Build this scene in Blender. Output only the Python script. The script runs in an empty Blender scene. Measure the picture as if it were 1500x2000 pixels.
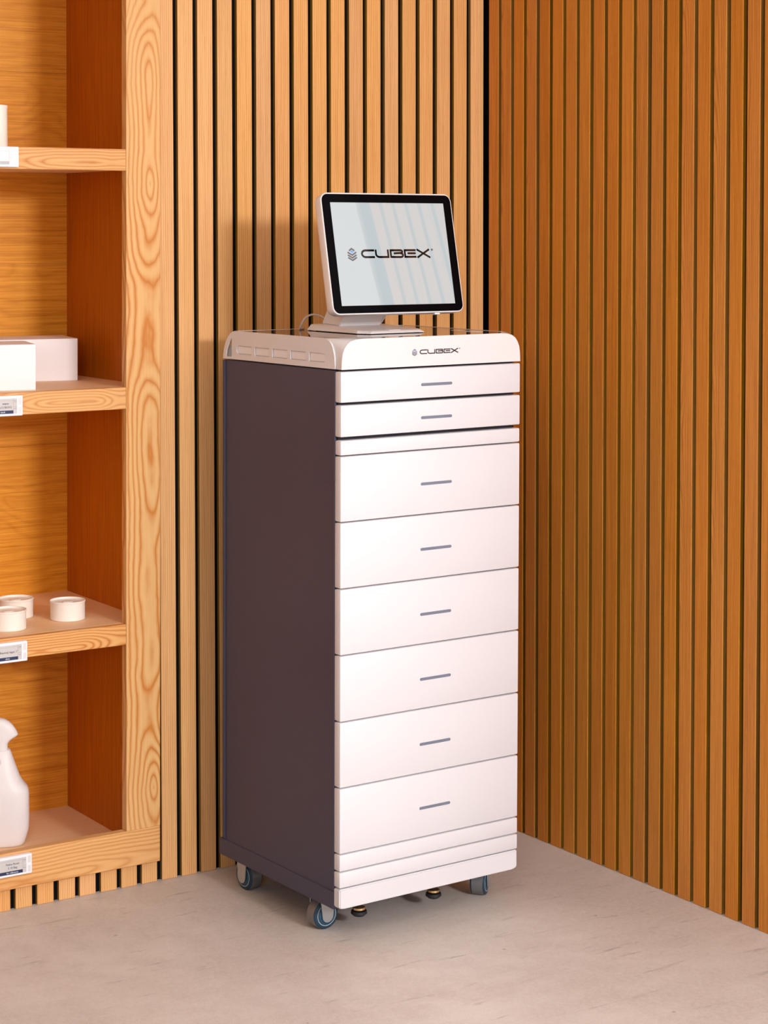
import bpy, bmesh, math, random
from mathutils import Vector, Matrix
random.seed(7)
sc = bpy.context.scene
COL = sc.collection

# ------------------------------------------------------------------ camera
CAMP = Vector((-2.9673, -4.0697, 1.4851))
cam_d = bpy.data.cameras.new('camera'); cam = bpy.data.objects.new('camera', cam_d); COL.objects.link(cam)
cr, cu, cf = Vector((0.8357, -0.5492, -0.0009)), Vector((0.0246, 0.0357, 0.9991)), Vector((0.5486, 0.8349, -0.0434))
cf.normalize(); cr = (cr - cf * cr.dot(cf)).normalized(); cu = cr.cross(cf)
cam.matrix_world = Matrix(((cr.x, cu.x, -cf.x, CAMP.x), (cr.y, cu.y, -cf.y, CAMP.y), (cr.z, cu.z, -cf.z, CAMP.z), (0, 0, 0, 1)))
cam_d.sensor_fit = 'HORIZONTAL'; cam_d.sensor_width = 36.0
cam_d.lens = 3936.56 / 1500 * 36
cam_d.shift_x = (750 - 752.3) / 1500
cam_d.shift_y = (616.5 - 1000) / 1500
cam_d.clip_end = 60
sc.camera = cam

# ------------------------------------------------------------------ world, lights, exposure
world = bpy.data.worlds.new('daylight'); sc.world = world; world.use_nodes = True
bg = world.node_tree.nodes['Background']
bg.inputs[0].default_value = (0.93, 0.96, 1.0, 1); bg.inputs[1].default_value = 0.055

def area_light(name, loc, target, sx, sy, watts, color):
    d = bpy.data.lights.new(name, 'AREA'); d.shape = 'RECTANGLE'; d.size = sx; d.size_y = sy
    d.energy = watts; d.color = color
    o = bpy.data.objects.new(name, d); COL.objects.link(o)
    o.location = loc
    o.rotation_euler = (Vector(target) - Vector(loc)).to_track_quat('-Z', 'Y').to_euler()
    return o
area_light('softbox_light', (-0.65, -6.5, 2.42), (-0.80, 0, 1.0), 0.75, 0.50, 186, (0.98, 0.965, 1.0))
area_light('right_fill_light', (0.22, -3.75, 1.85), (-1.0, -3.35, 1.50), 2.7, 1.35, 80, (0.97, 0.97, 1.0))  # added fill from the right, shining through the unseen opening
area_light('left_daylight', (-4.5, -5.2, 2.0), (-0.5, -0.4, 0.9), 1.0, 0.9, 44, (0.97, 0.96, 1.0))
area_light('ceiling_panel_light', (-2.3, -2.7, 2.60), (-2.3, -2.7, 0.0), 1.6, 1.6, 26, (1.0, 0.97, 0.95))

sc.view_settings.view_transform = 'Standard'; sc.view_settings.look = 'None'
sc.view_settings.exposure = 0.0; sc.view_settings.gamma = 1.0; sc.view_settings.use_curve_mapping = False

# ------------------------------------------------------------------ materials
def new_mat(name):
    m = bpy.data.materials.new(name); m.use_nodes = True
    nt = m.node_tree; return m, nt, nt.nodes['Principled BSDF']
def plain(name, col, rough=0.5, metal=0.0, spec=0.5, bump=0.0, bscale=400, emis=None, estr=0.0, vary=0.0):
    m, nt, b = new_mat(name)
    b.inputs['Base Color'].default_value = (*col, 1); b.inputs['Roughness'].default_value = rough
    b.inputs['Metallic'].default_value = metal; b.inputs['Specular IOR Level'].default_value = spec
    if emis: b.inputs['Emission Color'].default_value = (*emis, 1); b.inputs['Emission Strength'].default_value = estr
    tc = nt.nodes.new('ShaderNodeTexCoord'); nz = nt.nodes.new('ShaderNodeTexNoise')
    nt.links.new(tc.outputs['Object'], nz.inputs['Vector']); nz.inputs['Scale'].default_value = bscale
    if bump:
        bp = nt.nodes.new('ShaderNodeBump'); bp.inputs['Strength'].default_value = bump; bp.inputs['Distance'].default_value = 0.0006
        nt.links.new(nz.outputs['Fac'], bp.inputs['Height']); nt.links.new(bp.outputs['Normal'], b.inputs['Normal'])
    if vary:
        nz2 = nt.nodes.new('ShaderNodeTexNoise'); nz2.inputs['Scale'].default_value = 9; nt.links.new(tc.outputs['Object'], nz2.inputs['Vector'])
        mp = nt.nodes.new('ShaderNodeMapRange'); mp.inputs[3].default_value = max(0, rough - vary); mp.inputs[4].default_value = rough + vary
        nt.links.new(nz2.outputs['Fac'], mp.inputs[0]); nt.links.new(mp.outputs[0], b.inputs['Roughness'])
    return m

class NT:
    """tiny math helper over a node tree"""
    def __init__(s, nt): s.nt = nt
    def m(s, op, a, b=None, c=None, clamp=False):
        n = s.nt.nodes.new('ShaderNodeMath'); n.operation = op; n.use_clamp = clamp
        for i, v in enumerate((a, b, c)):
            if v is None: continue
            if isinstance(v, (int, float)): n.inputs[i].default_value = v
            else: s.nt.links.new(v, n.inputs[i])
        return n.outputs[0]
    def vec(s, x, y, z):
        n = s.nt.nodes.new('ShaderNodeCombineXYZ')
        for i, v in enumerate((x, y, z)):
            if isinstance(v, (int, float)): n.inputs[i].default_value = v
            else: s.nt.links.new(v, n.inputs[i])
        return n.outputs[0]
    def noise(s, v, scale=1.0, detail=2.0, rough=0.5):
        n = s.nt.nodes.new('ShaderNodeTexNoise'); n.inputs['Scale'].default_value = scale
        n.inputs['Detail'].default_value = detail; n.inputs['Roughness'].default_value = rough
        s.nt.links.new(v, n.inputs['Vector']); return n.outputs['Fac']
    def mix(s, f, a, b, blend='MIX'):
        n = s.nt.nodes.new('ShaderNodeMix'); n.data_type = 'RGBA'; n.blend_type = blend
        for k, v in ((0, f), (6, a), (7, b)):
            if isinstance(v, (int, float)): n.inputs[k].default_value = v
            elif isinstance(v, tuple): n.inputs[k].default_value = (*v, 1)
            else: s.nt.links.new(v, n.inputs[k])
        return n.outputs[2]

def wood(name, light, dark, axis='z', off=(0.05, 0.12), tilt=0.05, bend=0.05, rings=140, ring_amt=0.6, fibre=0.3,
         rough=0.5, var=0.12, bendfreq=1.3, pore=0.25, seed=0.0, hue=0.0, satv=0.08):
    """oak-like wood: growth rings of a trunk running along `axis`, cut by the board, plus fibres and pores"""
    m, nt, b = new_mat(name); q = NT(nt)
    tc = nt.nodes.new('ShaderNodeTexCoord'); sp = nt.nodes.new('ShaderNodeSeparateXYZ'); nt.links.new(tc.outputs['Object'], sp.inputs[0])
    oi = nt.nodes.new('ShaderNodeObjectInfo'); rnd = oi.outputs['Random']
    X, Y, Z = sp.outputs
    if axis == 'z': u, w, v = X, Y, Z
    elif axis == 'zy': u, w, v = Y, X, Z
    elif axis == 'x': u, w, v = Z, Y, X
    else: u, w, v = Y, Z, X            # 'xh': horizontal board, grain along x
    r50 = q.m('MULTIPLY_ADD', rnd, 53.0, seed)
    rnd2 = q.m('FRACT', q.m('MULTIPLY', rnd, 7.31)); rnd3 = q.m('FRACT', q.m('MULTIPLY', rnd, 17.7))
    low = q.noise(q.vec(q.m('MULTIPLY', u, 2.2), q.m('ADD', r50, w), q.m('MULTIPLY', v, bendfreq)), 1.0, 2.0)
    wob = q.noise(q.vec(q.m('MULTIPLY', u, 14.0), q.m('ADD', r50, w), q.m('MULTIPLY', v, 7.0)), 1.0, 3.0)
    h = q.m('ADD', q.m('MULTIPLY_ADD', low, bend * 2, -bend), q.m('MULTIPLY', v, q.m('MULTIPLY_ADD', rnd3, tilt * 2, -tilt)))
    uo = q.m('ADD', u, q.m('MULTIPLY_ADD', rnd2, off[1] - off[0], off[0]))
    rr = q.m('SQRT', q.m('ADD', q.m('POWER', uo, 2.0), q.m('POWER', q.m('ADD', h, w), 2.0)))
    ph = q.m('MULTIPLY_ADD', rr, float(rings), q.m('MULTIPLY', wob, 1.6))
    saw = q.m('FRACT', ph)
    ringm = q.m('POWER', q.m('SUBTRACT', 1.0, q.m('ABSOLUTE', q.m('MULTIPLY_ADD', saw, 2.0, -1.0))), 2.2)
    amt_n = q.noise(q.vec(q.m('MULTIPLY', u, 9.0), r50, q.m('MULTIPLY', v, 1.5)), 1.0, 1.0)
    ringm = q.m('MULTIPLY', ringm, q.m('MULTIPLY_ADD', amt_n, 1.2, 0.2))
    fib = q.noise(q.vec(q.m('MULTIPLY', u, 330.0), q.m('ADD', q.m('MULTIPLY', w, 330.0), r50), q.m('MULTIPLY', v, 5.0)), 1.0, 3.0, 0.6)
    por = q.noise(q.vec(q.m('MULTIPLY', u, 800.0), q.m('ADD', q.m('MULTIPLY', w, 800.0), r50), q.m('MULTIPLY', v, 28.0)), 1.0, 2.0, 0.6)
    porm = q.m('MULTIPLY', q.m('SUBTRACT', por, 0.56, clamp=True), 4.0, clamp=True)
    fac = q.m('ADD', q.m('MULTIPLY', ringm, ring_amt), q.m('MULTIPLY', q.m('MULTIPLY_ADD', fib, 2.6, -0.8, clamp=True), fibre), clamp=True)
    fac = q.m('ADD', fac, q.m('MULTIPLY', porm, pore), clamp=True)
    colr = q.mix(fac, tuple(light), tuple(dark))
    hv = nt.nodes.new('ShaderNodeHueSaturation'); nt.links.new(colr, hv.inputs['Color'])
    nt.links.new(q.m('MULTIPLY_ADD', rnd, 2 * var, 1 - var), hv.inputs['Value'])
    nt.links.new(q.m('MULTIPLY_ADD', rnd2, satv, 1 - satv / 2), hv.inputs['Saturation'])
    nt.links.new(q.m('MULTIPLY_ADD', rnd3, 0.004, 0.498 + hue), hv.inputs['Hue'])
    nt.links.new(hv.outputs[0], b.inputs['Base Color'])
    b.inputs['Roughness'].default_value = rough; b.inputs['Specular IOR Level'].default_value = 0.3
    bp = nt.nodes.new('ShaderNodeBump'); bp.inputs['Strength'].default_value = 0.25; bp.inputs['Distance'].default_value = 0.0004
    nt.links.new(q.m('SUBTRACT', 1.0, fac), bp.inputs['Height']); nt.links.new(bp.outputs['Normal'], b.inputs['Normal'])
    return m

M = {}
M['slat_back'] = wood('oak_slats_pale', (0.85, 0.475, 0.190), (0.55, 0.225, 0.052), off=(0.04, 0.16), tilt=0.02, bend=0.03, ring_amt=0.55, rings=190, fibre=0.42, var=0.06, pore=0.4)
M['slat_right'] = wood('oak_slats_shaded', (0.80, 0.31, 0.048), (0.42, 0.125, 0.011), off=(-0.005, 0.10), tilt=0.03, bend=0.03, ring_amt=0.55, rings=260, fibre=0.5, var=0.06, axis='z', satv=0.03, pore=0.4)  # same oak as the back wall; its dimmer light is in the colour
M['stile'] = wood('ash_face_frame', (0.765, 0.455, 0.180), (0.58, 0.20, 0.032), off=(-0.018, -0.018), tilt=0.0, bend=0.17, bendfreq=1.5, rings=90, ring_amt=1.0, fibre=0.2, var=0.0, seed=3.1, pore=0.1)
M['rail'] = wood('ash_rail', (0.80, 0.45, 0.19), (0.56, 0.21, 0.05), axis='x', off=(0.03, 0.03), tilt=0.0, bend=0.09, rings=130, ring_amt=0.8, fibre=0.25, var=0.0, seed=11.0)
M['nosing'] = wood('ash_nosing', (0.78, 0.42, 0.16), (0.50, 0.155, 0.028), axis='x', off=(-0.01, 0.02), tilt=0.0, bend=0.06, bendfreq=3.0, rings=170, ring_amt=0.9, fibre=0.2, var=0.04, seed=5.0)
M['shelf_top'] = wood('shelf_veneer', (0.92, 0.60, 0.34), (0.80, 0.46, 0.22), axis='xh', off=(0.2, 0.5), tilt=0.02, bend=0.05, rings=40, ring_amt=0.3, fibre=0.2, var=0.03)
M['side'] = wood('mahogany_side_veneer', (0.58, 0.165, 0.011), (0.30, 0.058, 0.002), axis='zy', off=(0.05, 0.09), tilt=0.01, bend=0.05, rings=150, ring_amt=0.45, fibre=0.6, var=0.03)
M['backp'] = wood('back_panel_veneer', (0.92, 0.40, 0.042), (0.60, 0.19, 0.006), axis='x', satv=0.01, off=(-0.3, -0.1), tilt=0.02, bend=0.35, bendfreq=2.6, rings=34, ring_amt=0.35, fibre=0.75, var=0.01, pore=0.3, rough=0.42)
M['slat_edge'] = wood('slat_edge_olive', (0.38, 0.185, 0.022), (0.22, 0.095, 0.010), off=(0.1, 0.2), ring_amt=0.2, fibre=0.5, var=0.15)
M['felt'] = plain('black_felt', (0.004, 0.004, 0.006), 0.95, spec=0.1, bump=0.4)
M['white'] = plain('white_lacquer', (0.735, 0.712, 0.728), 0.38, spec=0.4, vary=0.05)
M['cap'] = plain('white_plastic', (0.76, 0.725, 0.72), 0.25, spec=0.5, vary=0.04)
M['slate'] = plain('slate_powder_coat', (0.052, 0.052, 0.094), 0.45, spec=0.5, bump=0.35, bscale=900)
M['inner'] = plain('dark_inner_carcass', (0.012, 0.012, 0.02), 0.7)
M['pull'] = plain('grey_pull_inlay', (0.175, 0.195, 0.255), 0.5)
M['gloss'] = plain('smoked_acrylic', (0.10, 0.075, 0.07), 0.03, spec=0.8)
M['oval'] = plain('oval_pale', (0.72, 0.66, 0.62), 0.12)
M['ink'] = plain('black_ink', (0.012, 0.011, 0.012), 0.6)
M['inkgrey'] = plain('grey_ink', (0.16, 0.16, 0.19), 0.6)
M['inkblue'] = plain('blue_ink', (0.10, 0.28, 0.85), 0.5, emis=(0.1, 0.3, 0.9), estr=0.25)
M['bezel'] = plain('black_bezel_glass', (0.002, 0.002, 0.003), 0.12, spec=0.08)
M['screen'] = plain('lit_screen', (0.02, 0.02, 0.02), 0.03, spec=0.5, emis=(0.87, 0.97, 1.0), estr=0.60)
M['ink_lcd'] = plain('lcd_dark_pixels', (0.004, 0.004, 0.005), 0.03, spec=1.0)
M['ink_lcd2'] = plain('lcd_grey_pixels', (0.03, 0.03, 0.04), 0.03, spec=0.5, emis=(0.12, 0.14, 0.2), estr=0.3)
for k_ in ('screen', 'ink_lcd2'): M[k_].node_tree.nodes['Principled BSDF'].inputs['IOR'].default_value = 2.9
M['mon'] = plain('monitor_shell', (0.90, 0.85, 0.83), 0.34, spec=0.4)
M['cable'] = plain('white_cable_rubber', (0.62, 0.52, 0.48), 0.5)
M['tyre'] = plain('blue_grey_rubber', (0.016, 0.045, 0.075), 0.45, spec=0.4)
M['hub'] = plain('blue_hub_plastic', (0.014, 0.075, 0.14), 0.3, spec=0.5)
M['ring'] = plain('pale_ring', (0.45, 0.48, 0.55), 0.3)
M['zinc'] = plain('zinc_plate', (0.50, 0.52, 0.52), 0.35, metal=0.75, bump=0.1)
M['tread'] = plain('tread_sheen', (0.20, 0.195, 0.20), 0.4, metal=0.3)  # pale grey stands for light reflected off the tread
M['brass'] = plain('brass', (0.75, 0.52, 0.25), 0.25, metal=1.0)
M['rubber'] = plain('black_rubber', (0.01, 0.01, 0.012), 0.6)
M['paper'] = plain('white_card', (0.90, 0.85, 0.84), 0.6, spec=0.2, bump=0.1)
M['cream'] = plain('cream_enamel', (0.93, 0.86, 0.76), 0.4, spec=0.35)
M['bottle'] = plain('white_polythene', (0.88, 0.83, 0.81), 0.4, spec=0.35)
M['tag'] = plain('tag_white_plastic', (0.90, 0.87, 0.88), 0.3)
M['tagin'] = plain('tag_grey_plastic', (0.74, 0.70, 0.69), 0.4)
M['epaper'] = plain('epaper_grey', (0.60, 0.56, 0.54), 0.6)
M['navy'] = plain('navy_print', (0.012, 0.025, 0.085), 0.5)
M['tagink'] = plain('tag_ink', (0.09, 0.08, 0.085), 0.6)
M['faint'] = plain('faint_ink', (0.38, 0.35, 0.34), 0.6)
M['faint2'] = plain('pale_grey_ink', (0.50, 0.50, 0.50), 0.6)
M['ceil'] = plain('ceiling_paint', (0.75, 0.73, 0.70), 0.8)
M['paintwall'] = plain('wall_paint', (0.80, 0.76, 0.74), 0.8)

def floor_mat():
    m, nt, b = new_mat('polished_concrete'); q = NT(nt)
    tc = nt.nodes.new('ShaderNodeTexCoord'); P = tc.outputs['Object']
    big = q.noise(P, 1.7, 4, 0.6); mid = q.noise(P, 7.0, 6, 0.65); fine = q.noise(P, 90.0, 4, 0.7); vf = q.noise(P, 420.0, 2, 0.6)
    c = q.mix(q.m('MULTIPLY_ADD', big, 2.4, -0.75, clamp=True), (0.56, 0.485, 0.43), (0.84, 0.775, 0.71))
    c = q.mix(q.m('MULTIPLY', q.m('MULTIPLY_ADD', mid, 3.2, -1.15, clamp=True), 0.55), c, (0.50, 0.41, 0.35))
    c = q.mix(q.m('MULTIPLY', q.m('MULTIPLY_ADD', fine, 3.4, -1.25, clamp=True), 0.38), c, (0.80, 0.71, 0.64))
    c = q.mix(q.m('MULTIPLY', q.m('MULTIPLY_ADD', vf, 3.4, -1.4, clamp=True), 0.34), c, (0.42, 0.34, 0.30))
    # long scuffs
    mp = nt.nodes.new('ShaderNodeMapping'); mp.inputs['Scale'].default_value = (2.2, 16, 1); mp.inputs['Rotation'].default_value = (0, 0, 0.35)
    nt.links.new(P, mp.inputs['Vector'])
    sc1 = q.noise(mp.outputs[0], 2.5, 5, 0.7)
    c = q.mix(q.m('MULTIPLY', q.m('MULTIPLY', q.m('SUBTRACT', sc1, 0.60, clamp=True), 8.0, clamp=True), 0.6), c, (0.22, 0.175, 0.155))
    # sparse dark specks
    vo = nt.nodes.new('ShaderNodeTexVoronoi'); vo.inputs['Scale'].default_value = 9.0; nt.links.new(P, vo.inputs['Vector'])
    spk = q.m('MULTIPLY', q.m('LESS_THAN', vo.outputs['Distance'], 0.035), q.m('GREATER_THAN', q.noise(P, 5.0, 1), 0.52))
    c = q.mix(q.m('MULTIPLY', spk, 0.45), c, (0.20, 0.13, 0.10))
    nt.links.new(c, b.inputs['Base Color'])
    nt.links.new(q.m('MULTIPLY_ADD', mid, 0.25, 0.38), b.inputs['Roughness']); b.inputs['Specular IOR Level'].default_value = 0.35
    bp = nt.nodes.new('ShaderNodeBump'); bp.inputs['Strength'].default_value = 0.15; bp.inputs['Distance'].default_value = 0.001
    nt.links.new(fine, bp.inputs['Height']); nt.links.new(bp.outputs['Normal'], b.inputs['Normal'])
    return m
M['floor'] = floor_mat()

# ------------------------------------------------------------------ helpers
WOODS = ('stile', 'rail', 'nosing', 'shelf_top', 'side', 'backp')
U = 0.96302          # scales room and shelf goods down so the cabinet's wheels meet the floor
US = U
def link(name, me, mat=None, parent=None, smooth=False, fn=None):
    if fn:
        for v in me.vertices: v.co = fn(v.co)
    if US != 1.0:
        for v in me.vertices: v.co *= US
    o = bpy.data.objects.new(name, me); COL.objects.link(o)
    if mat is not None:
        if not me.materials: me.materials.append(M[mat] if isinstance(mat, str) else mat)
    if smooth:
        me.shade_smooth()
        try: me.set_sharp_from_angle(angle=math.radians(38))
        except Exception: pass
    if parent: o.parent = parent
    return o
def bm_me(bm, name):
    bmesh.ops.recalc_face_normals(bm, faces=bm.faces)
    me = bpy.data.meshes.new(name); bm.to_mesh(me); bm.free(); return me
def bm_box(bm, x0, x1, y0, y1, z0, z1, bev=0.0, seg=1):
    b2 = bmesh.new()
    vs = [b2.verts.new((x, y, z)) for z in (z0, z1) for y in (y0, y1) for x in (x0, x1)]
    for f in ((0, 2, 3, 1), (4, 5, 7, 6), (0, 1, 5, 4), (1, 3, 7, 5), (3, 2, 6, 7), (2, 0, 4, 6)): b2.faces.new([vs[i] for i in f])
    if bev: bmesh.ops.bevel(b2, geom=list(b2.edges), offset=bev, segments=seg, affect='EDGES', profile=0.5)
    me = bpy.data.meshes.new('tmp'); b2.to_mesh(me); b2.free(); bm.from_mesh(me); bpy.data.meshes.remove(me)
def box(name, x0, x1, y0, y1, z0, z1, mat, parent=None, bev=0.0, seg=1, fn=None, smooth=False):
    bm = bmesh.new(); bm_box(bm, x0, x1, y0, y1, z0, z1, bev, seg)
    o = link(name, bm_me(bm, name), mat, parent, smooth, fn)
    if US != 1.0 and mat in WOODS:                # every board carries its own origin, so its grain is its own
        c = sum((v.co for v in o.data.vertices), Vector()) / len(o.data.vertices)
        for v in o.data.vertices: v.co -= c
        if parent and parent.name.startswith('shelf'): o.location = c - parent.location
        else: o.location = c
    return o
def loft(name, rings, mat, parent=None, smooth=True, fn=None, cap=True):
    bm = bmesh.new(); R = [[bm.verts.new(p) for p in r] for r in rings]
    for a, b in zip(R[:-1], R[1:]):
        n = len(a)
        for i in range(n): bm.faces.new((a[i], a[(i + 1) % n], b[(i + 1) % n], b[i]))
    if cap: bm.faces.new(R[0][::-1]); bm.faces.new(R[-1])
    return link(name, bm_me(bm, name), mat, parent, smooth, fn)
def lathe(name, prof, mat, parent=None, seg=40, axis='z', at=(0, 0, 0), fn=None, smooth=True, rot=None):
    rings = []
    for r, h in prof:
        ring = []
        for k in range(seg):
            a = 2 * math.pi * k / seg; c, s = r * math.cos(a), r * math.sin(a)
            p = {'z': (c, s, h), 'x': (h, c, s), 'y': (c, h, s)}[axis]
            p = Vector(p)
            if rot: p = rot @ p
            ring.append(Vector(at) + p)
        rings.append(ring)
    return loft(name, rings, mat, parent, smooth, fn)
def rrect(w0, w1, h0, h1, r, inset=0.0, n=6):
    """rounded rectangle outline (ccw) in 2D"""
    x0, x1, y0, y1 = w0 + inset, w1 - inset, h0 + inset, h1 - inset; r = max(r - inset, 0.0004); pts = []
    for cx, cy, a0 in ((x1 - r, y0 + r, -90), (x1 - r, y1 - r, 0), (x0 + r, y1 - r, 90), (x0 + r, y0 + r, 180)):
        for k in range(n + 1):
            a = math.radians(a0 + 90 * k / n); pts.append((cx + r * math.cos(a), cy + r * math.sin(a)))
    return pts
def empty(name, loc, rz=0.0):
    o = bpy.data.objects.new(name, None); COL.objects.link(o); o.location = Vector(loc) * US; o.rotation_euler = (0, 0, rz); o.empty_display_size = 0.1
    return o
def tag(o, label=None, cat=None, group=None, kind=None):
    for k, v in (('label', label), ('category', cat), ('group', group), ('kind', kind)):
        if v: o[k] = v
    return o
def curve_plate(name, splines, thick, mat, parent, place, smooth=False):
    """2D outline with holes -> slab; place maps (a, b, c) -> local xyz"""
    cu_ = bpy.data.curves.new('c', 'CURVE'); cu_.dimensions = '2D'; cu_.fill_mode = 'BOTH'; cu_.extrude = thick / 2
    for pts in splines:
        s = cu_.splines.new('POLY'); s.points.add(len(pts) - 1); s.use_cyclic_u = True
        for i, p in enumerate(pts): s.points[i].co = (p[0], p[1], 0, 1)
    ob = bpy.data.objects.new('c', cu_); COL.objects.link(ob); bpy.context.view_layer.update()
    me = bpy.data.meshes.new_from_object(ob.evaluated_get(bpy.context.evaluated_depsgraph_get()))
    bpy.data.objects.remove(ob); bpy.data.curves.remove(cu_)
    for v in me.vertices: v.co = place(v.co)
    bm = bmesh.new(); bm.from_mesh(me); bmesh.ops.remove_doubles(bm, verts=bm.verts, dist=1e-6); bmesh.ops.recalc_face_normals(bm, faces=bm.faces); bm.to_mesh(me); bm.free()
    me.materials.clear(); me.name = name
    return link(name, me, mat, parent, smooth)
def text_mesh(name, body, size, mat, parent, place, align='LEFT', thick=0.0002):
    cu_ = bpy.data.curves.new('t', 'FONT'); cu_.body = body; cu_.size = size; cu_.align_x = align; cu_.extrude = thick / 2; cu_.resolution_u = 3
    ob = bpy.data.objects.new('t', cu_); COL.objects.link(ob); bpy.context.view_layer.update()
    me = bpy.data.meshes.new_from_object(ob.evaluated_get(bpy.context.evaluated_depsgraph_get()))
    bpy.data.objects.remove(ob); bpy.data.curves.remove(cu_)
    for v in me.vertices: v.co = place(v.co)
    me.materials.clear(); me.name = name
    return link(name, me, mat, parent)
def strokes(name, lines, width, mat, parent, place, thick=0.0002):
    """flat stroked polylines (mitred) as thin raised print"""
    bm = bmesh.new()
    for ln in lines:
        w = width
        if isinstance(ln, dict): w = ln['w']; ln = ln['p']
        closed = ln[0] == ln[-1]; P = [Vector(p) for p in (ln[:-1] if closed else ln)]; n = len(P); L = []; Rr = []
        for i in range(n):
            a = P[i - 1] if (i > 0 or closed) else None; c = P[(i + 1) % n] if (i < n - 1 or closed) else None
            d1 = (P[i] - a).normalized() if a is not None else None; d2 = (c - P[i]).normalized() if c is not None else None
            if d1 is None: d1 = d2
            if d2 is None: d2 = d1
            n1 = Vector((-d1.y, d1.x)); n2 = Vector((-d2.y, d2.x)); mt = (n1 + n2).normalized(); k = 1 / max(0.35, mt.dot(n1))
            L.append(P[i] + mt * k * w / 2); Rr.append(P[i] - mt * k * w / 2)
        def col(pt): return [bm.verts.new(place(Vector((pt.x, pt.y, z)))) for z in (0, thick)]
        A = [col(p) for p in L]; B = [col(p) for p in Rr]
        m_ = n if closed else n - 1
        for i in range(m_):
            j = (i + 1) % n
            bm.faces.new((A[i][1], B[i][1], B[j][1], A[j][1]))
            bm.faces.new((A[i][0], A[i][1], A[j][1], A[j][0])); bm.faces.new((B[i][1], B[i][0], B[j][0], B[j][1]))
    return link(name, bm_me(bm, name), mat, parent)

# ------------------------------------------------------------------ setting: floor, ceiling
fl = box('floor', -7.5, 2.6, -8.0, 0.9, -0.12, 0.0, 'floor'); tag(fl, kind='structure')
ce = box('ceiling', -7.5, 0.3, -8.0, 0.9, 2.75, 2.85, 'ceil'); tag(ce, kind='structure')

# ------------------------------------------------------------------ slatted walls
P = 0.0528; SW = 0.0402; SD = 0.0115; TOP = 2.75
UNIT_R = -0.9463; UNIT_L = -2.35; RAILZ = 0.0545
wb = bmesh.new()
bm_box(wb, UNIT_R + 0.002, 0.03, SD, 0.045, 0.0, TOP)              # right of the shelving recess
bm_box(wb, UNIT_L, UNIT_R + 0.002, SD, 0.045, 0.0, RAILZ - 0.002)  # plinth under the recess
bm_box(wb, -4.2, UNIT_L, SD, 0.045, 0.0, TOP)
wall_back = link('wall_back', bm_me(wb, 'wall_back'), 'felt'); tag(wall_back, kind='structure')

def slat_mesh(name, h):
    bm = bmesh.new(); bm_box(bm, 0, SW, 0, SD, 0.0005, h, 0.0007); return bm_me(bm, name)
def edge_tone(me):
    # the slats' narrow edges get a darker, duller olive brown
    me.materials.append(M['slat_edge'])
    for p_ in me.polygons:
        if abs(p_.normal.x) > 0.9: p_.material_index = 1
full = slat_mesh('slat_full', TOP); short = slat_mesh('slat_short', RAILZ)
for me_ in (full, short):
    for v in me_.vertices: v.co *= U
full.materials.append(M['slat_back']); short.materials.append(M['slat_back']); edge_tone(full); edge_tone(short)
nback = 0
for k in range(76):
    x = -0.0403 - P * k + random.uniform(-0.0006, 0.0006)
    if x < -4.15: break
    inside = x < UNIT_R + 0.0 and x + SW > UNIT_L
    # the slat hard against the frame starts just inside the frame's edge and stands full height beside it
    me = short if (inside and x < UNIT_R - 0.02) else full
    if inside and me is full: x = UNIT_R + 0.0015
    o = bpy.data.objects.new('slat', me); COL.objects.link(o); o.parent = wall_back; o.location = (x * U, 0, 0)

wr = bmesh.new(); WEND = -1.283
bm_box(wr, SD, 0.14, WEND, 0.0, 0.0, TOP)
wall_right = link('wall_right', bm_me(wr, 'wall_right'), 'felt'); tag(wall_right, kind='structure')
full_r = slat_mesh('slat_full_side', TOP); full_r.materials.append(M['slat_right']); edge_tone(full_r)
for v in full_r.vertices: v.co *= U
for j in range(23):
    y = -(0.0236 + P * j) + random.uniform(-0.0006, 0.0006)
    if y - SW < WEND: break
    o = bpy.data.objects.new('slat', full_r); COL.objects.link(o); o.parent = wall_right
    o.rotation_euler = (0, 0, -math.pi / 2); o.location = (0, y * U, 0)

# plain painted wall beyond the slatted one (outside the frame, mirrored in the screen)
wpb = bmesh.new()
for y0, y1, z0, z1 in ((-8.3, -5.3, 0, TOP), (-2.5, -1.283, 0, TOP), (-5.3, -2.5, 0, 0.38), (-5.3, -2.5, 2.58, TOP)): bm_box(wpb, 0.0, 0.16, y0, y1, z0, z1)
wp = link('wall_front_right', bm_me(wpb, 'wall_front_right'), 'paintwall'); tag(wp, kind='structure')
win = empty('added_window', (0.08, -3.9, 0.38)); tag(win, kind='structure')  # unseen window, added to give the right-hand light an opening
for y in (-1.4, -0.7, 0.0, 0.7, 1.4): box('added_window_post', -0.02, 0.02, y - 0.025, y + 0.025, 0.0, 2.2, 'paintwall', win, 0.003)
box('added_window_sill', -0.10, 0.06, -1.4, 1.4, 0.0, 0.025, 'paintwall', win, 0.004)

# ------------------------------------------------------------------ shelving unit recessed in the back wall
def lean(v): return Vector((v.x + 0.0066 * (v.z - 1.0), v.y, v.z))
YF, YB, YBACK = -0.020, 0.004, 0.460
unit = empty('shelving_unit', (0, 0, 0)); tag(unit, 'tall recessed timber shelving unit with pale face frame and orange back', 'shelving')
XI, XO = -1.0336, UNIT_R
LI, LO = -2.255, -2.343
box('stile', XI, XO, YF, YB, 0.1390, TOP - 0.005, 'stile', unit, 0.0008, fn=lean)
box('stile', LO, LI, YF, YB, 0.1390, TOP - 0.005, 'stile', unit, 0.0008, fn=lean)
box('bottom_rail', LO, XO, YF, YB, RAILZ, 0.1386, 'rail', unit, 0.0012, fn=lean)
def lean2(v): return lean(v)
box('side_panel', -0.965, -0.947, YB, YBACK, 0.056, TOP - 0.005, 'side', unit, fn=lean)
box('side_panel', -2.342, -2.324, YB, YBACK, 0.056, TOP - 0.005, 'side', unit, fn=lean)
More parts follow.
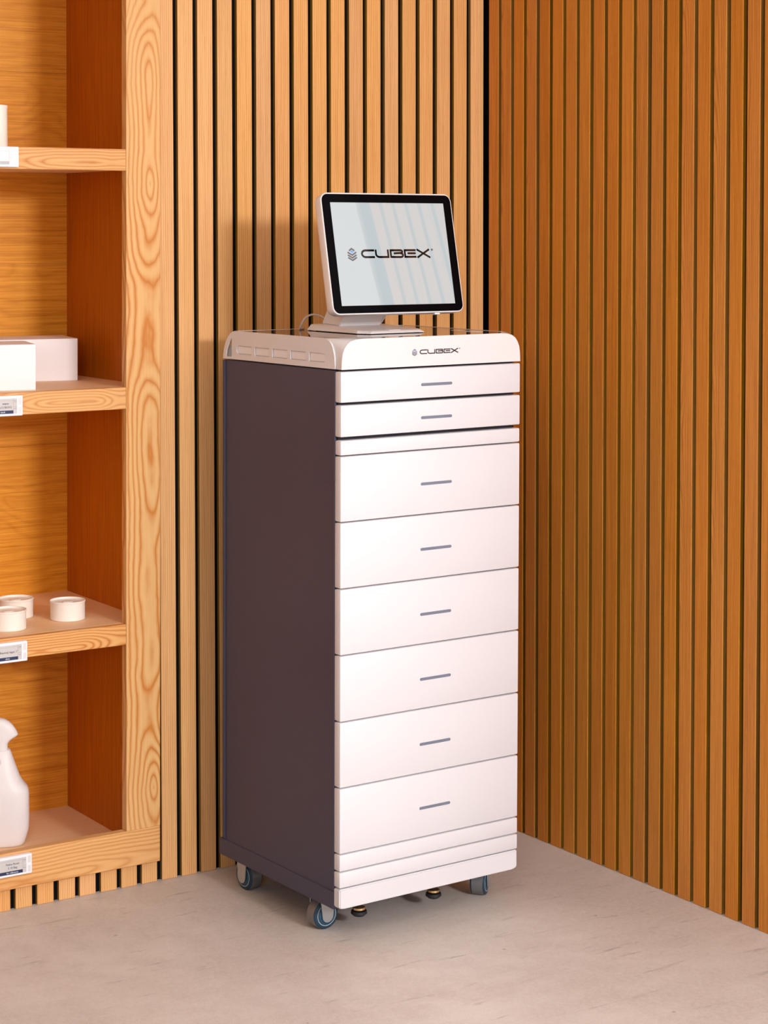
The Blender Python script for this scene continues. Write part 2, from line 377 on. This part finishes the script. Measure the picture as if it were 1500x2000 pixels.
# back panel in veneer leaves
zz = [0.056, 0.50, 1.0, 1.455, 1.93, 2.40, TOP - 0.005]
for a, b_ in zip(zz[:-1], zz[1:]):
    box('back_panel', -2.342, -0.947, YBACK, YBACK + 0.012, a, b_ - 0.0006, 'backp', unit, fn=lean)
box('bottom_panel', -2.324, -0.965, YB, YBACK, 0.0560, 0.0735, 'shelf_top', unit, fn=lean)
SH = [(1.6744, 1.7237), (1.1253, 1.1754), (0.5766, 0.6245), (2.222, 2.272)]
for z0, z1 in SH:
    s = box('shelf', -2.324, -0.965, 0.002, YBACK, z0 + 0.006, z1, 'shelf_top', unit, 0.0006, fn=lean)
    box('nosing', LI + 0.0005, XI - 0.0003, YF + 0.0004, 0.002, z0, z1, 'nosing', s, 0.0012, fn=lean)

# ------------------------------------------------------------------ drawer cabinet
US = 1.0
TH = 0.033434; OX, OY, DZ = -0.7905, -0.5592, 0.057
cab = empty('drawer_cabinet', (OX, OY, 0), TH)
tag(cab, 'tall white fronted drawer cabinet with slate grey sides standing on casters in corner', 'cabinet')
def shear(v): return Vector((v.x + 0.0055 * (v.z - 0.7) - 0.0002, v.y, v.z - DZ))
W, D, F = 0.4695, 0.444, -0.0273
ZC = 1.2517
body = box('carcass', 0.0025, W - 0.002, -0.0035, D, 0.150, ZC - 0.002, 'slate', cab, 0.0012, fn=shear)
box('rear_flange', -0.0005, 0.003, D - 0.008, D + 0.001, 0.170, ZC - 0.003, 'slate', body, 0.0006, fn=shear)
box('front_flange', -0.0005, 0.0035, -0.0055, -0.001, 0.170, ZC - 0.004, 'slate', body, 0.0006, fn=shear)
box('front_recess', 0.006, W - 0.006, -0.0075, -0.0034, 0.170, ZC - 0.0015, 'inner', cab, fn=shear)
# base tray, a little longer than the carcass at the rear
tr = bmesh.new(); bm_box(tr, 0.0, W, -0.004, 0.4600, 0.1290, 0.1665, 0.0015)
base = link('base_tray', bm_me(tr, 'base_tray'), 'slate', cab, fn=shear)
for t in (0.03, 0.13, 0.24, 0.33): lathe('rivet', [(0.0001, -0.0012), (0.0022, -0.001), (0.003, 0.0)], 'inner', base, 10, 'x', (0.0 + 0.0012, t, 0.143), fn=shear)

def front(name, z0, z1, bev=0.0028, t0=F, t1=-0.0052, s0=0.0002, s1=W + 0.0015):
    return box(name, s0, s1, t0, t1, z0, z1, 'white', cab, bev, 2, fn=shear, smooth=True)
G = 0.0012
fronts = [(1.1835 + G, 1.2480), (1.1128 + G, 1.1790)]
zs = [1.0750, 0.9382, 0.8008, 0.6628, 0.5248, 0.3872, 0.2494]
fronts += [(b_ + G, a - G) for a, b_ in zip(zs[:-1], zs[1:])]
hz = [1.2132, 1.1435, 1.0033, 0.8648, 0.7267, 0.5884, 0.4495, 0.3126]
lbl = ['shallow top drawer', 'second shallow drawer']
for i, ((z0, z1), h) in enumerate(zip(fronts, hz)):
    d = front('drawer', z0, z1)
    pts = rrect(-0.0408, 0.0408, -0.0030, 0.0030, 0.0029, n=4)
    rings = [[Vector((0.2442 + a, F + 0.0006 - dd, h + b_)) for a, b_ in rrect(-0.0408, 0.0408, -0.0030, 0.0030, 0.0029, ins, 4)] for dd, ins in ((0, 0), (0.0012, 0), (0.0016, 0.0004))]
    loft('handle', rings, 'pull', d, fn=shear)
front('trim_strip', 1.0750 + G, 1.1068, bev=0.0035)
front('trim_strip', 0.2126 + G, 0.2494 - G); front('trim_strip', 0.1776 + G, 0.2126 - G)
# lowest strip with clipped lower corners
kb = bmesh.new(); outl = [(0.0002, 0.1372), (0.011, 0.1345), (W - 0.010, 0.1345), (W + 0.001, 0.1382), (W + 0.001, 0.1776 - G), (0.0002, 0.1776 - G)]
R = [[kb.verts.new((a, t, b_)) for a, b_ in outl] for t in (F, -0.0052)]
kb.faces.new(R[0]); kb.faces.new(R[1][::-1])
for i in range(6): kb.faces.new((R[0][i], R[0][(i + 1) % 6], R[1][(i + 1) % 6], R[1][i]))
bmesh.ops.bevel(kb, geom=list(kb.edges), offset=0.0022, segments=2, affect='EDGES')
link('trim_strip', bm_me(kb, 'trim_strip'), 'white', cab, True, shear)

# ---- top cap: side arcs and front arcs lofted together
ts = [(1.2525, -0.0050), (1.262, -0.0045), (1.274, -0.0035), (1.2857, -0.0010), (1.296, 0.0035), (1.304, 0.0090), (1.310, 0.0165), (1.3135, 0.0270), (1.3148, 0.042)]
sf = [(1.2525, 0.0016), (1.262, 0.0018), (1.274, 0.0026), (1.2857, 0.0046), (1.296, 0.0092), (1.304, 0.0152), (1.310, 0.0240), (1.3135, 0.0370), (1.3148, 0.054)]
S0 = 0.0040; TB = 0.402
rings = []
for (z, t_), (_, s_) in zip(ts, sf):
    pl_ = [(S0, TB), (S0, t_)]
    nb = 5
    for k in range(1, nb):                       # slightly bowed corner between side arc and front arc
        f_ = k / nb; a = f_ * math.pi / 2
        cx = S0 * (1 - f_) + s_ * f_; cy = t_ * (1 - f_) + F * f_
        bow = 0.22 * math.sin(f_ * math.pi) * min(s_ - S0 + 0.003, t_ - F) * 0.5
        pl_.append((cx - bow * 0.7, cy - bow * 0.7))
    pl_.append((s_, F))
    right = [(W + 0.0025 - a, b_) for a, b_ in pl_[::-1]]
    rings.append([Vector((a, b_, z)) for a, b_ in pl_ + right])
bm = bmesh.new(); RV = [[bm.verts.new(p) for p in r] for r in rings]
for a, b_ in zip(RV[:-1], RV[1:]):
    n = len(a)
    for i in range(n): bm.faces.new((a[i], a[(i + 1) % n], b_[(i + 1) % n], b_[i]))
bm.faces.new(RV[0][::-1]); topf = bm.faces.new(RV[-1])
bmesh.ops.recalc_face_normals(bm, faces=bm.faces)
bmesh.ops.inset_region(bm, faces=[topf], thickness=0.0035, use_even_offset=True)
well = [v.co.copy() for v in topf.verts]
ex = bmesh.ops.extrude_discrete_faces(bm, faces=[topf])
for v in ex['faces'][0].verts: v.co.z -= 0.0030
cap = link('top_cap', bm_me(bm, 'top_cap'), 'cap', cab, True, shear)
# smoked acrylic deck lying in the recess
gl = loft('glossy_deck', [[Vector((v.x, v.y, z)) for v in well] for z in (1.3120, 1.3143)], 'gloss', cab, False, shear)
ov = [[Vector((0.425 + 0.021 * math.cos(a_ * math.pi / 16), 0.105 + 0.052 * math.sin(a_ * math.pi / 16), z)) for a_ in range(32)] for z in (1.3143, 1.3148)]
o_ = loft('pale_oval', ov, 'oval', cab, True, shear)  # pale oval with a dark dot on the deck
lathe('oval_dot', [(0.007, 1.3148), (0.007, 1.3151)], 'inner', o_, 16, 'z', (0.425, 0.105, 0), fn=shear)
# side plates with five label pockets and a corner hand hole
def arc_pts(seq): return seq
side_out = [(t_, z) for z, t_ in ts] + [(0.385, 1.3148), (0.400, 1.3140), (0.413, 1.3090), (0.424, 1.3000), (0.434, 1.2870), (0.440, 1.2740), (0.4435, 1.2600), (0.4440, 1.2522)]
def pocket(t0, t1, rl=0.0012, rr=0.0012):
    z0, z1 = 1.2645, 1.2832; pts = []
    for cx, cy, a0, r in ((t1 - rr, z0 + rr, -90, rr), (t1 - rr, z1 - rr, 0, rr), (t0 + rl, z1 - rl, 90, rl), (t0 + rl, z0 + rl, 180, rl)):
        for k in range(5):
            a = math.radians(a0 + 90 * k / 4); pts.append((cx + r * math.cos(a), cy + r * math.sin(a)))
    return pts
holes = [pocket(0.0285, 0.0925, rl=0.0085), pocket(0.1050, 0.1645), pocket(0.1770, 0.2375), pocket(0.2490, 0.3095), pocket(0.3220, 0.3855, rr=0.0085)]
hand = [(0.4060, 1.2590), (0.4085, 1.2570), (0.4285, 1.2570), (0.4305, 1.2590), (0.4280, 1.2700), (0.4220, 1.2820), (0.4150, 1.2920), (0.4080, 1.2990), (0.4060, 1.2975)]
for sx in (0.0, W + 0.0025 - 0.004):
    pt = curve_plate('side_plate', [side_out] + holes + [hand], 0.004, 'cap', cab, lambda c, sx=sx: shear(Vector((sx + 0.002 + c.z, c.x, c.y))))
    if sx == 0:
        for t0, t1 in ((0.0285, 0.0925), (0.1050, 0.1645), (0.1770, 0.2375), (0.2490, 0.3095), (0.3220, 0.3855)):
            box('label_insert', 0.0030, 0.0039, t0 + 0.0035, t1 - 0.001, 1.2655, 1.2822, 'paper', pt, fn=shear)
box('rear_bar', 0.006, W - 0.006, 0.436, 0.447, ZC + 0.001, 1.283, 'cap', cab, 0.002, fn=shear)

# ---- printed mark: stack icon and the word CUBEX, drawn with strokes
def arc2(cx, cy, rx, ry, a0, a1, n=7): return [(cx + rx * math.cos(math.radians(a0 + (a1 - a0) * k / n)), cy + ry * math.sin(math.radians(a0 + (a1 - a0) * k / n))) for k in range(n + 1)]
w_ = 0.205; h_ = w_ / 2
LET = [
    [(1.92, 1 - h_), (0.62, 1 - h_)] + arc2(0.62, 0.5, 0.52, 0.5 - h_, 90, 270, 12)[1:] + [(1.92, h_)],
    [(2.12, 1.0), (2.12, 0.42)] + arc2(2.62, 0.45, 0.50, 0.45 - h_, 188, 270, 6)[1:] + [(3.88, h_), (3.88, 1.0)],
    [(4.27, 0.0), (4.27, 1 - h_), (5.68, 1 - h_)] + arc2(5.68, 0.745, 0.30, 0.17, 90, -90, 6)[1:] + [(4.70, 0.53)],
    [(5.68, 0.53)] + arc2(5.72, 0.315, 0.32, 0.23, 90, -90, 6)[1:] + [(4.27, h_)],
    [(7.98, 1 - h_), (6.34, 1 - h_), (6.34, h_), (8.0, h_)],
    [(6.72, 0.53), (7.95, 0.53)],
    {'w': 0.24, 'p': [(8.12, 1.0), (10.05, 0.0)]}, {'w': 0.24, 'p': [(9.98, 1.0), (8.12, 0.0)]},
]
def icon():
    c = -1.31; hw = 0.62; L = []
    L.append([(c - hw * 0.62, 0.86), (c, 1.12), (c + hw * 0.62, 0.86)])
    for zc in (0.70, 0.38, 0.08): L.append([(c - hw, zc), (c, zc - 0.34), (c + hw, zc)])
    return L
def mark(parent, place, ink='ink', grey='inkgrey', ww=w_):
    w = strokes('word_mark', LET, ww, ink, parent, place)
    strokes('stack_icon', icon(), 0.19, grey, parent, place)
    dd = [(-1.31, 0.60), (-1.06, 0.76), (-1.31, 0.92), (-1.56, 0.76)]
    b2 = bmesh.new(); vs = [b2.verts.new(place(Vector((a, b_, 0.0003)))) for a, b_ in dd]; b2.faces.new(vs)
    link('icon_dot', bm_me(b2, 'icon_dot'), 'inkblue', parent)
    ring = arc2(10.42, 0.95, 0.13, 0.11, 0, 360, 10); ring[-1] = ring[0]
    strokes('registered_mark', [ring, {'w': 0.06, 'p': [(10.38, 0.88), (10.38, 1.02), (10.46, 0.98), (10.40, 0.95), (10.47, 0.88)]}], 0.05, grey, parent, place)
k1 = (0.301 - 0.1991) / 10.09
mark(cap, lambda v: shear(Vector((0.1991 + v.x * k1 + 0.0035 * 0, F - 0.00015 - v.z, 1.2775 + v.y * 0.0094))), ww=0.235)

# ---- casters
def caster(s, t, ang, fork_ang=None):
    """ang: direction of wheel axle in cabinet plane (radians from +s)"""
    root = empty('caster', (s, t, 0), ang); root.parent = cab
    R_, HW = 0.0315, 0.0165
    # wheel axis is local x
    whl = lathe('tyre', [(0.0235, -HW), (0.027, -HW), (0.0300, -HW + 0.0015), (R_ - 0.0002, -HW + 0.004), (R_ - 0.0002, HW - 0.004), (0.0300, HW - 0.0015), (0.027, HW), (0.0235, HW)], 'tyre', root, 48, 'x', (0, 0, R_))
    lathe('tread_band', [(R_ - 0.0006, -HW + 0.0035), (R_, -HW + 0.0042), (R_, HW - 0.0042), (R_ - 0.0006, HW - 0.0035)], 'tread', root, 48, 'x', (0, 0, R_))
    lathe('hub', [(0.004, -HW - 0.001), (0.0155, -HW - 0.0012), (0.0195, -HW - 0.0002), (0.0205, -HW + 0.003), (0.0205, HW - 0.003), (0.0195, HW + 0.0002), (0.0155, HW + 0.0012), (0.004, HW + 0.001)], 'hub', root, 40, 'x', (0, 0, R_))
    for sx in (-1, 1):
        lathe('rim_ring', [(0.0222, sx * (HW - 0.0005)), (0.0222, sx * (HW + 0.0006)), (0.0236, sx * (HW + 0.0006)), (0.0236, sx * (HW - 0.0005))], 'ring', root, 40, 'x', (0, 0, R_))
        # fork cheek: rounded tongue down to the axle
        out = [(0.0135 * math.cos(a), 0.0290 + 0.0125 * math.sin(a)) for a in [math.radians(180 + 18 * k) for k in range(11)]] + [(0.0165, 0.055), (0.0175, 0.068), (-0.0175, 0.068), (-0.0165, 0.055)]
        x0 = sx * (HW + 0.003); x1 = sx * (HW + 0.0055)
        loft('fork_cheek', [[Vector((x, a, b_)) for a, b_ in out] for x in (x0, x1)], 'zinc', root, False)
    box('swivel_plate', -0.030, 0.030, -0.030, 0.030, 0.0685, 0.0722, 'zinc', root, 0.001)
    lathe('swivel_race', [(0.010, 0.0640), (0.022, 0.0642), (0.023, 0.0670), (0.022, 0.0690)], 'zinc', root, 28, 'z')
    return root
A = math.radians
# front left: axle facing the viewer's side; the tread's pale band is reflected light given as colour
c1 = caster(0.034, 0.094, -A(90) + 0.02)
c2 = caster(0.440, 0.070, A(-52))
c3 = caster(0.040, 0.400, A(180) + 0.05)
c4 = caster(0.430, 0.400, A(140))
for s, t in ((0.095, 0.045), (0.292, 0.045)):
    ft = lathe('levelling_foot', [(0.0045, 0.131), (0.0045, 0.122), (0.0032, 0.121), (0.0045, 0.119), (0.0032, 0.117), (0.0045, 0.115), (0.0065, 0.113), (0.0095, 0.110), (0.0135, 0.107), (0.0140, 0.103), (0.0080, 0.100), (0.001, 0.0995)], 'brass', cab, 24, 'z', (s, t, -0.0615))
    lathe('foot_pad', [(0.0165, 0.0995), (0.0175, 0.094), (0.012, 0.089)], 'rubber', ft, 24, 'z', (s, t, -0.0615))

# ------------------------------------------------------------------ monitor on the cabinet
MC = Vector((-0.5601, -0.4386, 1.4298)); mr = Vector((0.9996, 0.0279, -0.0027)).normalized(); mn = Vector((0.0278, -0.9783, 0.2052)).normalized()
mu = mn.cross(mr).normalized(); mr = mu.cross(mn).normalized()
mon = empty('touch_monitor', (-0.5630, -0.3520, 1.2540), TH)
tag(mon, 'white framed touch screen on wedge stand showing a logo, atop the drawer cabinet', 'monitor')
MI = Matrix.Translation(mon.location) @ Matrix.Rotation(TH, 4, 'Z'); MI = MI.inverted()
def mp_(a, b, c): return MI @ (MC + mr * a + mu * b + mn * c)
OX0, OX1, OY0, OY1 = -0.1725, 0.1725, -0.1315, 0.1338
rings = []
for n_, ins in ((-0.0005, 0.0035), (0.0006, 0.0022), (0.0006, 0.0012), (-0.0006, 0.0003), (-0.003, 0.0), (-0.020, 0.0006), (-0.027, 0.0030), (-0.031, 0.0075), (-0.0335, 0.015)):
    rings.append([mp_(a, b, n_) for a, b in rrect(OX0, OX1, OY0, OY1, 0.0185, ins, 8)])
hs = loft('housing', rings, 'mon', mon)
bz = loft('bezel_glass', [[mp_(a, b, n_) for a, b in rrect(-0.1697, 0.1697, -0.1280, 0.1302, 0.0145, 0, 8)] for n_ in (-0.002, 0.0009)], 'bezel', mon, False)
sr = loft('screen', [[mp_(a, b, n_) for a, b in ((-0.14935, -0.1120), (0.14935, -0.1120), (0.14935, 0.1120), (-0.14935, 0.1120))] for n_ in (0.0004, 0.0011)], 'screen', mon, False)
k2 = 0.1822 / 10.09
mark(sr, lambda v: mp_(-0.0847 + v.x * k2, -0.0093 + v.y * 0.0184, 0.0012 + v.z), 'ink_lcd', 'ink_lcd2', 0.25)
# small pale sensor window under the lower edge
loft('sensor_window', [[mp_(a, b, n_) for a, b in rrect(0.094, 0.108, -0.1345, -0.1308, 0.0015, 0, 3)] for n_ in (-0.012, -0.004)], 'paper', mon, False)
# stand: foot plate, thicker to the rear
def ml(s, t, z): return MI @ (Matrix.Translation((OX, OY, 0)) @ Matrix.Rotation(TH, 4, 'Z') @ Vector((s + 0.003, t, z - DZ)))
fp = [(0.147, 0.325), (0.147, 0.130), (0.165, 0.103), (0.306, 0.103), (0.324, 0.130), (0.324, 0.325)]
def ztop(t): return 1.3205 + (t - 0.10) / 0.225 * 0.009
cxs, cys = 0.2355, 0.215
rgs = []
for k, ins in ((0, 0.0), (1, 0.0), (2, 0.006), (3, 0.010)):
    rg = []
    for s, t in fp:
        s2 = s + (ins if s < cxs else -ins); t2 = t + (ins if t < cys else -ins)
        z = {0: 1.3157, 1: 1.3165, 2: ztop(t2) - 0.001, 3: ztop(t2)}[k]
        rg.append(ml(s2, t2, z))
    rgs.append(rg)
st = loft('stand_plate', rgs, 'mon', mon, False)
for s, t in ((0.165, 0.13), (0.306, 0.13), (0.165, 0.305), (0.306, 0.305)):
    lathe('rubber_pad', [(0.007, 1.3144), (0.007, 1.3160)], 'rubber', st, 16, 'z', fn=lambda v, s=s, t=t: ml(v.x + s, v.y + t, v.z))
box('card_slot_mark', 0, 1, 0, 1, 0, 1, 'paper', st, fn=lambda v: ml(0.225 + v.x * 0.030, 0.120 + v.y * 0.010, ztop(0.125) - 0.0006 + v.z * 0.0010))
# wedge neck: side profile swept across
prof = [(0.246, 1.3255), (0.244, 1.335), (0.228, 1.352), (0.175, 1.372), (0.125, 1.385), (0.150, 1.500), (0.185, 1.490), (0.285, 1.372), (0.318, 1.328)]
nk = bmesh.new(); NR = [[nk.verts.new(ml(s, t, z)) for t, z in prof] for s in (0.179, 0.294)]
nk.faces.new(NR[0]); nk.faces.new(NR[1][::-1])
for i in range(len(prof)): nk.faces.new((NR[0][i], NR[0][(i + 1) % len(prof)], NR[1][(i + 1) % len(prof)], NR[1][i]))
bmesh.ops.bevel(nk, geom=[e for e in nk.edges], offset=0.003, segments=3, affect='EDGES')
link('stand_neck', bm_me(nk, 'stand_neck'), 'mon', mon, True)
def tube(name, pts, r, mat, parent, seg=10):
    pts = [Vector(p) for p in pts]; sm = []
    for i in range(len(pts) - 1):
        p0 = pts[max(i - 1, 0)]; p1 = pts[i]; p2 = pts[i + 1]; p3 = pts[min(i + 2, len(pts) - 1)]
        for k in range(6):
            t = k / 6; sm.append(0.5 * ((2 * p1) + (p2 - p0) * t + (2 * p0 - 5 * p1 + 4 * p2 - p3) * t * t + (3 * p1 - p0 - 3 * p2 + p3) * t ** 3))
    sm.append(pts[-1]); rings = []; up = Vector((0.13, 0.7, 0.3)).normalized()
    for i, p in enumerate(sm):
        d = (sm[min(i + 1, len(sm) - 1)] - sm[max(i - 1, 0)]).normalized(); a = d.cross(up).normalized(); b = d.cross(a)
        rings.append([p + a * r * math.cos(2 * math.pi * k / seg) + b * r * math.sin(2 * math.pi * k / seg) for k in range(seg)])
    return loft(name, rings, mat, parent)
tube('power_cable', [ml(0.195, 0.316, 1.338), ml(0.182, 0.333, 1.347), ml(0.168, 0.340, 1.3485), ml(0.154, 0.345, 1.341), ml(0.147, 0.350, 1.326), ml(0.148, 0.356, 1.3168), ml(0.170, 0.375, 1.3168)], 0.0022, 'cable', mon)

# ------------------------------------------------------------------ things on the shelves
US = U
ZS1, ZS2, ZS3, ZS4 = 1.7237, 1.1754, 0.6245, 0.0735
# upper shelf: white cylinder, lid slightly proud
cyl = empty('white_canister', (-1.324, 0.070, ZS1)); tag(cyl, 'tall white cylindrical canister alone on the highest visible shelf', 'canister')
lathe('canister_body', [(0.0375, 0.0), (0.0392, 0.002), (0.0392, 0.089)], 'cream', cyl, 48)
lathe('canister_lid', [(0.0400, 0.0890), (0.0402, 0.0900), (0.0402, 0.0945), (0.0392, 0.0955), (0.036, 0.0955), (0.0355, 0.0945)], 'cream', cyl, 48)

def carton(name, corner, ang, w, d, h, label, flap):
    """corner: right front bottom corner; box runs to the left (-x) and back"""
    r = empty(name, corner, ang); tag(r, label, 'box', 'white cartons on the middle shelf')
    bm = bmesh.new(); bm_box(bm, -w, 0, 0, d, 0, h - 0.0008, 0.0010)
    for v in bm.verts:
        if v.co.z > h * 0.5: v.co.x += 0.0008; v.co.y += 0.0004
    link('carton_body', bm_me(bm, name), 'paper', r)
    # lid flaps: two sheets meeting, one lifted at the corner
    bm = bmesh.new(); n = 6; vs = []
    for i in range(n + 1):
        row = []
        for j in range(n + 1):
            u, v = i / n, j / n
            lift = flap * max(0, (0.55 - abs(u - 0.45))) * (v if v < 0.5 else 1 - v) * 2
            row.append(bm.verts.new((-w * (1 - u) + 0.0004, d * v, h - 0.0004 + lift)))
        vs.append(row)
    for i in range(n):
        for j in range(n): bm.faces.new((vs[i][j], vs[i + 1][j], vs[i + 1][j + 1], vs[i][j + 1]))
    g = bmesh.ops.extrude_face_region(bm, geom=bm.faces[:])
    for e in g['geom']:
        if isinstance(e, bmesh.types.BMVert): e.co.z -= 0.0007
    link('top_flap', bm_me(bm, 'top_flap'), 'paper', r)
    return r
carton('carton', (-1.2370, 0.0260, ZS2), -0.2333, 0.170, 0.150, 0.1045, 'white carton box at the front of the middle shelf', 0.004)
carton('carton', (-1.0352, 0.2400, ZS2), -0.20, 0.210, 0.165, 0.1018, 'white carton box standing behind, nearer the shelf corner', 0.003)

def tin(x, y, label):
    r = empty('round_tin', (x, y, ZS3)); tag(r, label, 'tin', 'low round white tins on the lower shelf')
    Rr, H = 0.0420, 0.0450
    lathe('tin_wall', [(0.0393, 0.0), (0.0406, 0.0008), (0.0411, 0.0025), (0.0405, 0.0045), (0.0405, H - 0.006), (0.0410, H - 0.0045), (Rr, H - 0.0030), (Rr, H - 0.0008), (0.0412, H), (0.0402, H - 0.0006), (0.0396, H - 0.003), (0.0394, H - 0.0080), (0.0385, H - 0.0090)], 'cream', r, 56)
    lathe('recessed_lid', [(0.0394, H - 0.0080), (0.0394, H - 0.0046), (0.0370, H - 0.0040), (0.0345, H - 0.0052), (0.0130, H - 0.0052), (0.0105, H - 0.0032), (0.0080, H - 0.0028)], 'cream', r, 48)
    return r
def tinpos(lx, ly, rx, ry): return ((lx + rx) / 2, (ly + ry) / 2)
tin(-1.1210, 0.1190, 'round white tin standing alone, nearest the side panel')
tin(-1.2120, 0.2110, 'round white tin standing behind the others, on the left')
tin(-1.2840, 0.0850, 'round white tin at the shelf front, cut by the left edge')

# spray bottle on the bottom panel
bt = empty('spray_bottle', (-1.2370, 0.2500, ZS4), -0.39); tag(bt, 'white trigger spray bottle standing at the bottom of the shelving', 'bottle')
def sell(a, b, z, cx=0.0, n=40, p=3.2):
    out = []
    for k in range(n):
        th = 2 * math.pi * k / n; c, s = math.cos(th), math.sin(th)
        out.append(Vector((cx + a * math.copysign(abs(c) ** (2 / p), c), b * math.copysign(abs(s) ** (2 / p), s), z)))
    return out
H0 = 0.0
prof = [(0.0, 0.046, 0.030), (0.0015, 0.0505, 0.034), (0.006, 0.0545, 0.037), (0.020, 0.0590, 0.040), (0.038, 0.0640, 0.042), (0.060, 0.0655, 0.0425), (0.118, 0.0655, 0.0425), (0.128, 0.0650, 0.042), (0.137, 0.0620, 0.041), (0.150, 0.0520, 0.039), (0.163, 0.0445, 0.037), (0.190, 0.0350, 0.031), (0.215, 0.0265, 0.0245), (0.226, 0.0225, 0.0215), (0.2290, 0.0195, 0.019)]
loft('bottle_body', [sell(a, b, z, p=3.0 if z < 0.14 else 2.4) for z, a, b in prof], 'bottle', bt)
hp = [(0.2285, -0.0165, 0.0165, 0.016), (0.2420, -0.0165, 0.0165, 0.016), (0.2480, -0.022, 0.0200, 0.0165), (0.2545, -0.034, 0.0280, 0.017), (0.2590, -0.046, 0.0365, 0.0165), (0.2630, -0.056, 0.0405, 0.0165), (0.2670, -0.062, 0.0400, 0.0165), (0.2760, -0.068, 0.0355, 0.0165), (0.2860, -0.070, 0.0290, 0.016), (0.2950, -0.069, 0.0205, 0.015), (0.3010, -0.064, 0.0110, 0.013), (0.3045, -0.055, 0.0010, 0.009), (0.3056, -0.045, -0.008, 0.004)]
loft('spray_head', [sell((x1 - x0) / 2, b, z, (x0 + x1) / 2, p=2.6) for z, x0, x1, b in hp], 'bottle', bt)
loft('trigger', [sell(0.0045, 0.007, z, cx, p=2.4, n=16) for z, cx in ((0.262, -0.040), (0.245, -0.038), (0.228, -0.043), (0.212, -0.054), (0.205, -0.062))], 'bottle', bt)
lathe('grip_dimple', [(0.0085, 0.0), (0.0070, 0.0016), (0.002, 0.0022)], 'tagin', bt, 20, 'y', (-0.008, -0.0312, 0.205), rot=None)

# ------------------------------------------------------------------ electronic price tags on the nosings
def price_tag(xr, z0, z1, lines, bar, label, pale=False):
    Wt, Ht = 0.108, z1 - z0
    r = empty('price_tag', (xr, YF, z0)); tag(r, label, 'price tag', 'price tags on the shelf edges')
    def pp(v): return Vector((v[0], -0.0005 - v[2], v[1]))
    rg = [[pp((a, b, c)) for a, b in rrect(-Wt, 0, 0, Ht, 0.0024, ins, 4)] for c, ins in ((0.0, 0.0), (0.0085, 0.0), (0.0098, 0.0008))]
    loft('tag_case', rg, 'tag', r, True)
    c0 = 0.0098
    xd = -0.0140
    sc_ = loft('tag_display', [[pp((a, b, c)) for a, b in ((-Wt + 0.008, 0.0052), (xd, 0.0052), (xd, Ht - 0.0062), (-Wt + 0.008, Ht - 0.0062))] for c in (c0, c0 + 0.0003)], 'tag' if False else ('tagpale' if pale else 'epaper'), r, False)
    for a0, b0, b1 in ((-0.0106, Ht * 0.55, Ht * 0.90), (-0.0106, Ht * 0.10, Ht * 0.42)):
        loft('tag_window', [[pp((a, b, c)) for a, b in ((a0, b0), (a0 + 0.0074, b0), (a0 + 0.0074, b1), (a0, b1))] for c in (c0, c0 + 0.0002)], 'tagpale' if pale else 'tagin', r, False)
    c1 = c0 + 0.0004
    xb = -0.0230
    loft('price_bar', [[pp((a, b, c)) for a, b in ((-Wt + 0.008, 0.0056), (xb, 0.0056), (xb, 0.0128), (-Wt + 0.008, 0.0128))] for c in (c1, c1 + 0.0002)], 'faint2' if pale else 'navy', sc_, False)
    pl3 = lambda x, y: (lambda v: pp((x + v.x, y + v.y, c1 + 0.0003 + v.z)))
    if bar: text_mesh('bar_text', bar, 0.0052, 'tag', sc_, pl3(-0.0480, 0.0076), 'CENTER')
    for body, x, y, sz in lines: text_mesh('tag_text', body, sz, 'faint2' if pale else 'tagink', sc_, pl3(x, y), 'CENTER')
    cells = [[(xb, 0.0135), (xb, Ht - 0.0065)], [(xb, Ht * 0.45), (xd, Ht * 0.45)], [(xb, Ht * 0.68), (xd, Ht * 0.68)], [(-Wt + 0.01, Ht - 0.0105), (xb, Ht - 0.0105)]]
    strokes('tag_grid', cells, 0.0004, 'faint2' if pale else 'faint', sc_, lambda v: pp((v.x, v.y, c1 + v.z)))
    if not pale:
        for yy in (0.72, 0.33): text_mesh('tag_small_text', 'unit', 0.0040, 'faint', sc_, pl3(-0.0185, Ht * yy), 'CENTER')
    return r
M['tagpale'] = plain('pale_label_film', (0.80, 0.75, 0.76), 0.45)
price_tag(-1.2970, 1.6780, 1.7234, [('vials', -0.052, 0.022, 0.006)], '', 'pale washed out shelf edge tag below the canister', pale=True)
price_tag(-1.2926, 1.1247, 1.1701, [('wipes', -0.0415, 0.0262, 0.0066), ('5x12 BOX2', -0.0430, 0.0178, 0.0066)], 'stock', 'shelf edge tag with navy bar below the cartons')
price_tag(-1.2867, 0.5718, 0.6172, [('(adhesive) tape 1"', -0.0485, 0.0215, 0.0070)], 'clinic', 'shelf edge tag reading tape, below the round tins')
price_tag(-1.2800, 0.0873, 0.1330, [('Feline Renal', -0.0475, 0.0262, 0.0066), ('5.10 Bag', -0.0475, 0.0180, 0.0066)], 'for reference', 'shelf edge tag reading Feline Renal on the bottom rail')
